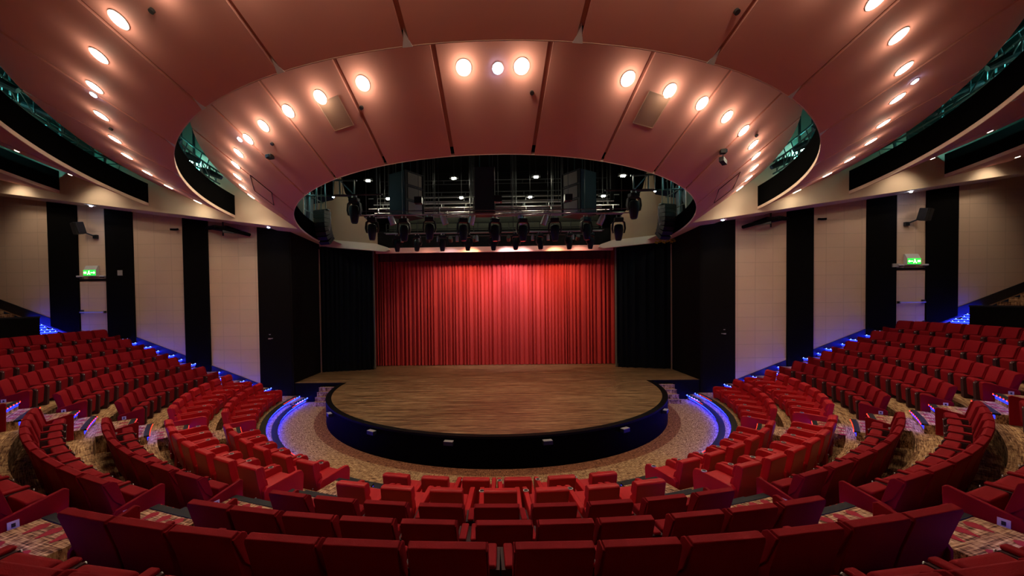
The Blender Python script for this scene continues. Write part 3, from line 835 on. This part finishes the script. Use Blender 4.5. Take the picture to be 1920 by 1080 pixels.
T2 = [24.8, 31.3, 38.2, 44.9, 51.8, 58.5, 65, 71.3, 77.5, 83.6]
for sg in (-1, 1):
    for i, t in enumerate((4, 11, 17.8)):
        downlight('N', 'B2o', sg*t, .46, 'dim round downlight overhead in the middle ring, %s from centre on the %s' % (ordn[i], 'left' if sg < 0 else 'right'), 8, 'downlights of the middle ceiling ring', r=.135, fill=3.0)
    for i, t in enumerate(T2):
        downlight('N', 'B2o', sg*t, (.43 if t < 60 else .47) if t < 80 else .38, 'round lit downlight of middle ceiling ring, %s from centre on the %s' % (ordn[i], 'left' if sg < 0 else 'right'), P_BAND2*(1 if t < 80 else .5), 'downlights of the middle ceiling ring', r=.135, fill=.17)
T3 = [76, 83]
for sg in (-1, 1):
    for i, t in enumerate(T3):
        downlight('O', 'B3o', sg*t, .62, 'small lit downlight of outer ceiling ring, %s from centre on the %s' % (ordn[i], 'left' if sg < 0 else 'right'), P_HOUSE3, 'downlights of the outer ceiling ring', r=.06, fill=0, tilt=1.0, size=95)
for sg in (-1, 1):
    for i, t in enumerate((79, 85)):
        downlight('R4', 'B4o', sg*t, .30, 'small lit downlight over the upper seats, %s one on the %s' % (('rear', 'wall-side')[i], 'left' if sg < 0 else 'right'), 95, 'downlights over the upper seats', r=.06, fill=0, tilt=1.0, size=95)
# blue-white pin spots
for (ci, c2, t, s, lab) in (('G', 'B1o', .8, .49, 'at the centre of the inner ring'), ('G', 'B1o', -48.1, .59, 'left on the inner ring'), ('N', 'B2o', -46.9, .44, 'left on the middle ring'), ('N', 'B2o', 49.9, .5, 'right on the middle ring')):
    p, nrm = surf(ci, c2, t, s); q = (-nrm).to_track_quat('Z', 'Y')
    o = thing('pin_spot', 'small bluish-white ceiling spotlight %s' % lab, 'spotlight', p, 0, 'bluish pin spots'); o.rotation_euler = q.to_euler()
    r = .10 if t == .8 else .06
    b = MB(); b.tube([(0, 0, .02), (0, 0, -.015)], r+.02, 'silver', 20); b.build('collar', o)
    b = MB(); b.tube([(0, 0, -.015), (0, 0, -.03)], r, 'blue_spot', 20); b.build('lens', o)
    lo = spot(o, (0, 0, -.05), (0, 0, -1), 40 if t == .8 else 15, (.6, .7, 1), 70, .7)
# square air vents, flush access panels, sensors and clipped-on fixtures
for (t0, t1, s0, s1, nm, lab) in ((-25.8, -21.9, .30, .48, 'air_vent', 'square grey air vent in the inner ring on the left'), (22.3, 26.3, .28, .47, 'air_vent', 'square grey air vent in the inner ring on the right'),
                              (-67.5, -58.8, .24, .46, 'access_panel', 'framed flush access panel low on the left of the inner ring'), (62, 71.5, .24, .46, 'access_panel', 'framed flush access panel low on the right of the inner ring')):
    b = MB(); q = [band_pt('G', 'B1o', t, s, -.012) for t, s in ((t0, s0), (t1, s0), (t1, s1), (t0, s1))]
    qt = [p+Vector((0, 0, .03)) for p in q]
    b.add(q+qt, [(0, 1, 2, 3), (0, 4, 5, 1), (1, 5, 6, 2), (2, 6, 7, 3), (3, 7, 4, 0)], 'vent_grey' if nm == 'air_vent' else 'ceiling_paint')
    o = tag(b.build(nm), lab, 'vent' if nm == 'air_vent' else 'panel')
    b = MB()
    for i in range(4): b.tube([q[i]+Vector((0, 0, -.004)), q[(i+1) % 4]+Vector((0, 0, -.004))], .012, 'vent_grey' if nm == 'air_vent' else 'seat_dark', 4)
    b.build('frame', o)
for i, (t, s, ci, c2) in enumerate(((5.5, .37, 'G', 'B1o'), (-19.2, .38, 'G', 'B1o'), (-40.8, .41, 'G', 'B1o'), (51.6, .61, 'G', 'B1o'), (19.5, .20, 'N', 'B2o'), (-27.2, .38, 'N', 'B2o'), (-54.5, .40, 'N', 'B2o'))):
    p, nrm = surf(ci, c2, t, s); b = MB(); b.tube([p, p+nrm*.05], .045, 'dark_pipe', 12)
    tag(b.build('smoke_sensor'), 'small dark ceiling sensor on the %s ring, %s from the left' % (('inner', 'middle')[ci == 'N'], ordn[{0: 2, 1: 1, 2: 0, 3: 3, 4: 2, 5: 1, 6: 0}[i]]), 'sensor')
for (t, sd) in ((-43.9, 'left'), (45.8, 'right')):
    p, nrm = surf('G', 'B1o', t, .38)
    o = thing('ceiling_camera', 'small dark fixture clipped under the inner ring on the %s' % sd, 'camera', p, rad(t))
    b = MB(); b.box((0, 0, -.10), (.16, .14, .11), 'dark_pipe', rz=.5); b.build('body', o)
    b = MB(); b.box((.02, -.08, -.10), (.12, .02, .08), 'lens_glass', rz=.5); b.build('lens', o)
    if sd == 'right': b = MB(); b.tube([(0, 0, -.1), (0, 0, -.3)], .015, 'dark_pipe', 6); b.box((0, 0, -.36), (.34, .12, .12), 'black_metal', ry=.1); b.build('hanging_box', o)
for sx in (-1, 1):
    b = MB(); b.box((sx*11.75 if sx < 0 else 11.9, YB-.08, 9.05), (.26, .16, .18), 'vent_grey', rz=.2*sx)
    tag(b.build('wall_sensor_box', bevel=.02), 'small beige box on the %s cream bulkhead' % ('left' if sx < 0 else 'right'), 'box')

# ---------------------------------------------------------------- technical catwalks in the ceiling gaps
def ringpipe(mb, R, z0, a, t0, t1, r, mat, n=24):
    mb.tube([(R*sin(rad(t0+(t1-t0)*i/n)), -R*cos(rad(t0+(t1-t0)*i/n)), z0 - a*R*cos(rad(t0+(t1-t0)*i/n))) for i in range(n+1)], r, mat, 6)
plain('teal_steel', (.10, .13, .13), .3, metal=.7)
for sg in (-1, 1):
    sd = 'left' if sg < 0 else 'right'
    for (Rm, zc, a, t0, t1, nm) in ((11.75, 9.6, -.05, 52, 87, 'middle'), (15.55, 10.25, -.07, 48, 87, 'outer')):
        o = thing('catwalk_truss', 'teal-lit steel catwalk truss in the %s ceiling gap on the %s' % (nm, sd), 'truss')
        b = MB()
        for dR, dz in ((-.1, 0), (.45, 0), (-.1, .5), (.45, .5), (.15, 1.0)): ringpipe(b, Rm+dR, zc+dz, a, sg*t0, sg*t1, .035, 'teal_steel')
        b.build('chords', o)
        b = MB()
        nn = int((t1-t0)/2.2)
        for i in range(nn+1):
            t = sg*(t0+(t1-t0)*i/nn); t2 = sg*(t0+(t1-t0)*min(nn, i+1)/nn)
            za = zc-a*0 + a*(-Rm*cos(rad(t)))
            p = lambda R, t, z: (R*sin(rad(t)), -R*cos(rad(t)), z)
            b.tube([p(Rm-.1, t, za), p(Rm-.1, t, za+.5)], .02, 'teal_steel', 5)
            b.tube([p(Rm+.45, t, za), p(Rm+.15, t, za+1.0)], .02, 'teal_steel', 5)
            b.tube([p(Rm-.1, t, za), p(Rm+.45, t, za)], .02, 'teal_steel', 5)
            b.tube([p(Rm-.1, t, za+.5), p(Rm-.1, t2, za)], .018, 'teal_steel', 5)
            if i % 3 == 1:
                b.tube([p(Rm+.45, t, za-.2), p(Rm+.45, t, za+2.6)], .045, 'teal_steel', 6)
        b.build('webbing', o)
        b = MB(); vv = []
        for i in range(21):
            t = sg*(t0+(t1-t0)*i/20)
            for (rr, zz) in ((Rm+1.5, zc+.1), (Rm+1.5, zc+2.0), (Rm+1.45, zc+2.0), (Rm+1.45, zc+.1)): vv.append(pol(rr, t, zz + (.45 if nm == 'middle' else .15) - a*Rm*cos(rad(t))))
        b.add(vv, [(4*i+k, 4*i+(k+1) % 4, 4*i+4+(k+1) % 4, 4*i+4+k) for i in range(20) for k in range(4)], 'void_grey')
        b.build('duct_panel', o)
        # spotlights standing on the catwalk
        for i in range(6 if nm == 'outer' else 4):
            t = sg*(t0+6+(t1-t0-10)*i/(5 if nm == 'outer' else 3)); za = zc + a*(-Rm*cos(rad(t)))
            s_ = thing('follow_spot', 'dark profile spotlight on the %s %s catwalk, %s from the rear' % (sd, nm, ordn[i]), 'spotlight', (Rm*.992*sin(rad(t)), -Rm*.992*cos(rad(t)), za+.25), rad(t), 'profile spotlights on the catwalks')
            b = MB(); b.tube([(0, -.35, .12), (0, 0, 0), (0, .38, -.18)], .1, 'black_metal', 10, radii=[.12, .13, .09]); b.build('barrel', s_)
            b = MB(); b.tube([(0, .38, -.18), (0, .40, -.19)], .085, 'lens_glass', 12); b.build('lens', s_)
            b = MB(); b.tube([(-.16, 0, -.02), (-.16, 0, .26), (.16, 0, .26), (.16, 0, -.02)], .014, 'black_metal', 5); b.build('yoke', s_)
    for k, (R, t, z, ln) in enumerate(((12.78, 85.8, 10.55, 1.2), (12.4, 64, 10.9, 1.0), (17.1, 80, 11.3, 1.4), (16.6, 66, 11.4, 1.3), (16.6, 54, 11.6, 1.3))):
        t *= sg
        p = pol(R, t, z)
        o = thing('work_light', 'teal tube light in the %s ceiling gap, %s' % (sd, ('stage end, middle ring', 'rear end, middle ring', 'stage end, outer ring', 'midway, outer ring', 'rear end, outer ring')[k]), 'light', p, rad(t), 'teal tube lights above the ceiling')
        b = MB(); b.box((0, 0, .05), (ln, .14, .05), 'white_plate', rz=0); b.build('batten', o)
        b = MB(); b.box((0, 0, 0), (ln*.92, .07, .05), 'teal_tube', rz=0); b.build('tube', o)
        point(o, (0, 0, -.12), (45 if k < 2 else 95), (.03, .78, .74), .15)
# stage-side grille void teal light seen at the ends of the opening
for sx in (-1, 1):
    o = thing('work_light', 'teal tube light beside the stage rigging on the %s' % ('left' if sx < 0 else 'right'), 'light', (sx*8.9, .6, 10.1))
    b = MB(); b.box((0, 0, .05), (.14, 1.0, .05), 'white_plate'); b.build('batten', o)
    b = MB(); b.box((0, 0, 0), (.07, .9, .05), 'teal_tube'); b.build('tube', o)
    point(o, (0, 0, -.12), 16, (.05, .8, .8), .15)
    o3 = thing('duct_panel', 'teal-lit grey ducts beside the rigging at the stage %s' % ('left' if sx < 0 else 'right'), 'duct', (sx*9.3, 1.2, 8.0))
    b = MB()
    for k, (y_, z_, r_k) in enumerate(((-1.2, 1.5, .22), (0, 1.2, .30), (1.0, 1.75, .2), (-.4, 2.2, .16))): b.tube([(0, y_, .2), (sx*.05, y_+.3, z_), (sx*.3, y_+.9, z_+.5)], r_k, 'void_grey', 10)
    for k in range(6): b.tube([(-sx*.5, -1.7+.6*k, .6), (-sx*.5, -1.5+.6*k, 3.4)], .03, 'teal_steel', 5)
    for z_ in (.9, 1.7, 2.5): b.tube([(-sx*.5, -1.7, z_), (-sx*.5, 1.6, z_)], .03, 'teal_steel', 5)
    b.build('ducts', o3)
    b = MB(); b.tube([(0, 0, 0), (0, 0, -.05)], .05, 'blue_spot', 10); b.tube([(0, 0, -.01), (0, 0, 3.77)], .012, 'dark_pipe', 5)
    o2 = tag(b.build('blue_marker_light'), 'small blue-white lamp on the %s end of the rigging' % ('left' if sx < 0 else 'right'), 'light'); o2.location = (sx*7.75, 1.58, 9.70)

# ---------------------------------------------------------------- rigging over the stage
grp = 'lighting battens over the stage'
BAT = [(-6.1, 6.1, 1.2, 8.55, 'steel_pipe'), (-6.3, 6.3, 2.4, 9.25, 'steel_pipe'), (-5.6, 5.6, 2.9, 9.12, 'steel_pipe'), (-6.4, 6.4, 3.6, 9.75, 'steel_pipe'),
       (-5.9, 5.9, 4.1, 9.55, 'steel_pipe'), (-7.0, 7.0, 4.6, 10.35, 'steel_pipe'), (-6.6, 6.6, 5.2, 10.2, 'steel_pipe'), (-7.0, 7.0, 5.9, 11.0, 'dark_pipe'), (-6.9, 6.9, 6.6, 11.9, 'dark_pipe'), (-5.3, 5.3, 1.55, 7.86, 'dark_pipe')]
for i, (x0, x1, y, z, mt) in enumerate(BAT):
    o = thing('lighting_batten', 'horizontal steel lighting pipe above the stage, %s from the audience' % ordn[i], 'pipe', (0, y, z), 0, grp)
    b = MB(); b.tube([(x0, 0, 0), (x1, 0, 0)], .03, mt, 8); b.build('pipe', o)
    if i not in (0, 9):
        b = MB(); b.tube([(x0+.3, 0, -.22), (x1-.5, 0, -.22)], .022, mt, 6)
        for k in range(9): xx = x0+.5+(x1-x0-1)*k/8+.1*((k*7) % 3); b.tube([(xx, 0, .0), (xx, 0, -.22)], .025, mt, 6)
        b.build('ladder_rail', o)
    for k in range(6):
        b = MB(); xx = x0+.6+(x1-x0-1.2)*k/5; b.tube([(xx, 0, 0), (xx, 0, 13.48-z)], .010 if k % 2 else .018, 'dark_pipe', 5); b.build('suspension_rod', o)
# rear gallery with railing
o = thing('gallery', 'grey lit gallery with dark railings at the back of the rigging', 'gallery', (0, 7.2, 0))
b = MB(); b.box((0, .6, 9.1), (13.4, .1, 1.9), 'grid_grey'); b.build('back_panel', o)
b = MB(); b.box((0, 0, 8.25), (13.4, 1.0, .08), 'grid_grey'); b.build('deck', o)
b = MB()
for z in (8.7, 9.0, 9.35): b.tube([(-6.6, -.5, z), (6.6, -.5, z)], .028, 'dark_pipe', 6)
for k in range(15): b.tube([(-6.6+13.2*k/14, -.5, 8.25), (-6.6+13.2*k/14, -.5, 9.35)], .028, 'dark_pipe', 6)
b.build('railing', o)
b = MB()
for k in range(60):
    b.box((random.uniform(-4.2, 5.5), random.uniform(-.3, .3), 8.35+random.uniform(0, .4)), (random.uniform(.1, .5), .1, .03), random.choice(['steel_pipe', 'dark_pipe', 'par_can']), ry=random.uniform(-.3, .3))
tag(b.build('stored_cable', o), None, None, kind='stuff')

def moving_head(kname):
    t = bpy.data.objects.new('moving_head_light', None); C.objects.link(t); t.empty_display_size = .1
    b = MB(); b.box((0, 0, -.10), (.42, .30, .16), 'black_plastic'); o = b.build('base', t, bevel=.03); bake(o)
    b = MB(); b.box((0, 0, -.2), (.44, .2, .06), 'black_plastic')
    for s in (-1, 1): b.prism([(s*.20, -.18), (s*.30, -.25), (s*.34, -.55), (s*.28, -.78), (s*.24, -.76), (s*.27, -.55), (s*.24, -.28), (s*.16, -.2)], -.09, .09, 'black_plastic', 'y')
    o = b.build('yoke', t, bevel=.015); bake(o)
    b = MB(); b.tube([(0, 0, -.34), (0, 0, -.40), (0, 0, -.62), (0, 0, -.85), (0, 0, -1.08), (0, 0, -1.12)], .2, 'black_plastic', 18, radii=[.12, .20, .225, .19, .15, .12])
    o = b.build('head', t, smooth=True)
    b = MB(); b.tube([(0, 0, -1.12), (0, 0, -1.13)], .115, 'lens_glass', 18); b.box((0, -.19, -.62), (.05, .02, .10), 'silver'); b.build('lens', t)
    b = MB(); b.tube([(-.1, 0, -.02), (-.1, 0, .09)], .03, 'silver', 6); b.tube([(.1, 0, -.02), (.1, 0, .09)], .03, 'silver', 6); b.build('clamp', t)
    return t
mh = moving_head('a')
first = [True]
def put(proto, store, loc, rz, tilt, label, cat, group, sc=1):
    o = proto if store[0] else copy_tree(proto); store[0] = False
    o.location = loc; o.rotation_euler = (tilt, 0, rz); o.scale = (sc, sc, sc); tag(o, label, cat, group)
    return o

G1 = 'moving head lights on the front batten'
for i, (x, z) in enumerate(((-4.78, 7.86), (-3.52, 7.80), (-2.51, 7.84), (-1.19, 7.76), (.06, 7.74), (1.15, 7.72), (2.4, 7.72), (3.6, 7.72), (4.88, 7.70))):
    put(mh, first, (x, -2, z+.02), random.uniform(-.5, .5), random.uniform(-.12, .12), 'black moving head light hanging on the front batten, %s from left' % ordn[i], 'spotlight', G1, .80)
for sx, sd in ((-1, 'left'), (1, 'right')):
    put(mh, first, (sx*4.9, -3.6, 8.22), .2*sx, 0, 'large black moving head light at the %s end of rigging' % sd, 'spotlight', None, .80)
    o = tag((lambda b: (b.tube([(sx*3.9, -3.6, 8.32), (sx*5.6, -3.6, 8.32)], .03, 'dark_pipe', 8), [b.tube([(sx*q, -3.6, 8.32), (sx*q, -3.6, 13.4)], .012, 'dark_pipe', 5) for q in (4.1, 5.3)], b.build('lighting_bar'))[2])(MB()), 'short pipe holding the large %s moving head' % sd, 'pipe')
o = thing('lighting_batten', 'long front lighting batten carrying the black moving heads', 'pipe', (0, -2, 7.95))
b = MB(); b.tube([(-5.4, 0, 0), (5.5, 0, -.06)], .03, 'steel_pipe', 8); b.tube([(-5.2, 0, .16), (5.2, 0, .1)], .02, 'dark_pipe', 6); b.build('pipe', o)
for k in range(8): b = MB(); b.tube([(-5+10*k/7, 0, 0), (-5+10*k/7, 0, 5.52)], .012, 'dark_pipe', 5); b.build('suspension_rod', o)
G2 = 'moving head lights in front of the header'
R2 = ((-4.65, 7.48), (-3.69, 7.46), (-2.45, 7.44), (-1.24, 7.42), (-.01, 7.41), (1.07, 7.39), (2.22, 7.37), (3.64, 7.35), (4.66, 7.33))
for i, (x, z) in enumerate(R2):
    put(mh, first, (x, 1.5, 7.75), random.uniform(-.5, .5), random.uniform(-.1, .1), 'black moving head light before the pink header, %s from left' % ordn[i], 'spotlight', G2, .70)
o = thing('lighting_batten', 'rear lighting batten just in front of the pink header', 'pipe', (0, 1.5, 7.82))
b = MB(); b.tube([(-5.2, 0, 0), (5.2, 0, 0)], .03, 'steel_pipe', 8); b.build('pipe', o)
for k in range(6): b = MB(); b.tube([(-4.8+9.6*k/5, 0, 0), (-4.8+9.6*k/5, 0, 5.65)], .012, 'dark_pipe', 5); b.build('suspension_rod', o)
# par lamps
def make_par():
    t = bpy.data.objects.new('par_lamp', None); C.objects.link(t); t.empty_display_size = .1
    b = MB(); b.tube([(0, 0, 0), (0, 0, -.08), (0, 0, -.16), (0, 0, -.46)], .11, 'par_can', 16, radii=[.05, .09, .115, .12]); b.build('can', t)
    b = MB(); b.tube([(0, 0, -.46), (0, 0, -.47)], .125, 'red_gel', 16); b.build('gel', t)
    b = MB(); b.tube([(-.135, 0, -.2), (-.135, 0, .08), (.135, 0, .08), (.135, 0, -.2)], .012, 'black_metal', 5); b.tube([(0, 0, .08), (0, 0, .2)], .02, 'black_metal', 5); b.build('yoke', t)
    return t
par = make_par(); fp = [True]
for i, (x, z, tl) in enumerate(((-4.19, 8.04, .3), (-2.08, 8.01, .35), (-.79, 7.99, -.3), (1.03, 7.96, .35), (2.16, 7.94, -.35), (4.43, 7.90, -.4))):
    o = put(par, fp, (x, -1.6, z+.06), 0, .25, 'pale par lamp with red gel over stage front, %s from left' % ordn[i], 'lamp', 'pale par lamps over the stage')
    o.rotation_euler = (.2, -tl, 0)
for i, x in enumerate((-4.42, -3.57, -2.67, -1.75, -.8, .25, 1.88, 2.62, 3.79, 4.45)):
    o = put(par, fp, (x, 1.5, 7.70), 0, 0, 'small pale par lamp beside the header lights, %s from left' % ordn[i], 'lamp', 'small par lamps by the header', .62)
# work floodlights in the void
for i, (x, y, z) in enumerate(((-6.18, 2, 10.55), (-1.92, 2, 10.58), (2.12, 2, 10.58), (6.36, 2, 10.56), (-5.19, 2, 9.64), (-1.56, 2, 9.63), (1.82, 2, 9.60), (5.40, 2, 9.59))):
    o = thing('flood_light', 'lit white floodlight in the rigging void, %s row, %s from left' % (('upper', 'lower')[i > 3], ordn[i % 4]), 'light', (x, y, z), 0, 'floodlights in the rigging void')
    b = MB(); b.box((0, .05, .07), (.42, .20, .10), 'black_metal'); b.tube([(0, .05, .1), (0, .05, 13.48-z)], .012, 'dark_pipe', 5); b.build('housing', o)
    b = MB(); b.box((0, -.02, 0), (.20 if i < 4 else .16, .12, .06), 'work_lens'); b.build('lens', o)
    point(o, (0, -.02, -.12), P_WORK, (1, .95, .72), .1)
# curtain lamps: lenses glowing between the moving heads, aimed past the header at the curtain
for i, (x, col, pw, tx, nm) in enumerate(((-2.15, (.75, .85, 1), .25, -2.6, 'bluish'), (-.95, (1, .62, .34), 1.15, -1.9, 'warm'), (.75, (1, .84, .95), 1.35, .6, 'white'), (1.55, (1, .88, .92), .75, 1.5, 'pale'), (3.1, (1, .60, .32), 1.15, 3.6, 'warm'), (-3.3, (1, .6, .45), .10, -4.2, 'dim warm'), (4.2, (1, .6, .45), .35, 5.2, 'dim warm'))):
    o = thing('curtain_spotlight', '%s lit spotlight aimed at the red curtain, %s in order' % (nm, ordn[i]), 'spotlight', (x, 2.35, 7.60), 0, 'lit spotlights aimed at the curtain')
    b = MB(); b.tube([(0, -.20, .10), (0, .06, -.03)], .10, 'black_metal', 14); b.tube([(0, -.05, .05), (0, -.05, .19)], .02, 'black_metal', 6); b.build('can', o)
    b = MB(); b.tube([(0, .06, -.03), (0, .07, -.035)], .085, 'stage_lens_white' if i in (0, 2, 3) else 'stage_lens_warm', 14); b.build('lens', o)
    spot(o, (0, .10, -.06), (tx-x, 2.65, -3.2), P_CURTAIN*pw, col, 88, .9, .05)
o = thing('lighting_batten', 'short dark pipe holding the lit curtain spotlights', 'pipe', (0, 2.3, 7.8))
b = MB(); b.tube([(-4, 0, 0), (4.8, 0, 0)], .025, 'dark_pipe', 8); b.build('pipe', o)
for q in (-3.8, 0, 4.6): b = MB(); b.tube([(q, 0, 0), (q, 0, 5.67)], .012, 'dark_pipe', 5); b.build('suspension_rod', o)
# stage wash
for i, (x, y, pw) in enumerate(((-3.0, -1.6, 260), (3.0, -1.6, 260), (.2, -1.6, 420))):
    o = thing('stage_wash_light', 'dark wash light over the stage, %s from left' % ('first', 'third', 'second')[i], 'spotlight', (x, y, 8.5), 0, 'wash lights over the stage')
    b = MB(); b.box((0, 0, .1), (.3, .3, .25), 'black_metal'); b.tube([(0, 0, .2), (0, 0, 4.8)], .012, 'dark_pipe', 5); b.build('housing', o)
    b = MB(); b.tube([(0, 0, -.03), (0, 0, -.035)], .1, 'lens_glass', 12); b.build('lens', o)
    spot(o, (0, 0, -.08), (0, .4, -8), pw, (1, .76, .54), 95, .9, .1)

# loudspeakers over the stage
def big_speaker(x, y, z, rz, w, d, h, lab, back):
    o = thing('hanging_loudspeaker', lab, 'speaker', (x, y, z), rz)
    b = MB(); b.box((0, d/2, h/2), (w, d, h), 'black_plastic'); b.build('cabinet', o, bevel=.02)
    b = MB(); b.box((0, -.012, h/2), (w-.05, .02, h-.05), 'grille'); b.build('front_grille', o)
    for s in (-1, 1):
        for k in range(3):
            b = MB(); b.box((s*(w/2+.008), d*.50, h*(.17+.33*k)), (.02, d*.72, h*.26), 'olive_panel'); b.build('side_panel', o)
    b = MB()
    for s in (-1, 1):
        for k in range(4): b.box((s*(w/2+.012), d*.5, h*(.01+.327*k)), (.03, d*.98, .03), 'dark_pipe')
        b.tube([(s*(w/2+.012), d-.03, 0), (s*(w/2+.012), d-.03, h)], .03, 'dark_pipe', 6)
    b.build('frame', o)
    for q in (-.25, .25): b = MB(); b.tube([(q*w, d/2, h), (q*w, d/2, 13.48-z)], .022, 'teal_steel', 6); b.build('suspension_rod', o)
big_speaker(-4.08, -.70, 8.20, -.62, 1.0, 1.08, 1.86, 'large black loudspeaker box hanging left over the stage', True)
big_speaker(4.05, -.60, 8.18, .62, 1.0, 1.08, 1.84, 'large black loudspeaker box hanging right over the stage', True)
big_speaker(-.35, -1.0, 8.20, 0, .84, .9, 1.92, 'tall black centre loudspeaker hanging over the stage', False)
# curved line arrays
for sx in (-1, 1):
    sd = 'left' if sx < 0 else 'right'
    o = thing('line_array', 'curved black line array speaker hanging beside the stage opening, %s' % sd, 'speaker', (sx*7.58, -.1, 8.6), sx*.30)
    y, z, a = 0, 0, 0
    for k in range(8):
        b = MB(); b.box((0, y, z-.085), (.60-.012*k, .44, .162), 'black_plastic', rx=a)
        b.build('cabinet', o)
        da = .03+.028*k
        y += .17*sin(a)*1.0 ; z -= .17*cos(a*.6); a += da
    b = MB(); b.box((0, 0, .03), (.74, .16, .05), 'black_metal'); b.build('rigging_frame', o)
    b = MB()
    for q in (-.25, .2): b.tube([(q, 0, .03), (q, 0, 4.6)], .02, 'dark_pipe', 6)
    b.tube([(-sx*.34, .05, 0), (-sx*.42, .05, -.4), (-sx*.38, .0, -.9), (-sx*.30, 0, -.7)], .012, 'grey_box', 5)
    b.build('cable', o)
    # small truss bridge from the void to the side
    o = thing('truss_bridge', 'dark horizontal truss bridge at the %s side of the rigging' % sd, 'truss', (sx*7.9, 1.6, 9.7))
    b = MB()
    for z_ in (0, .75): b.tube([(-sx*1.3, 0, z_), (sx*1.5, -.3, z_)], .045, 'black_metal', 6)
    for q in (-1.2, -.5, .2, .9): b.tube([(sx*q, -.1, 0), (sx*q, -.1, .75)], .035, 'black_metal', 6)
    b.tube([(-sx*1.2, 0, 0), (-sx*.5, 0, .75)], .03, 'black_metal', 6)
    b.build('chords', o)

# unparented prototypes that were never placed must not stay
for o in list(bpy.data.objects):
    if o.type == 'EMPTY' and o.parent is None and 'label' not in o:
        for ch in list(o.children_recursive): bpy.data.objects.remove(ch)
        bpy.data.objects.remove(o)
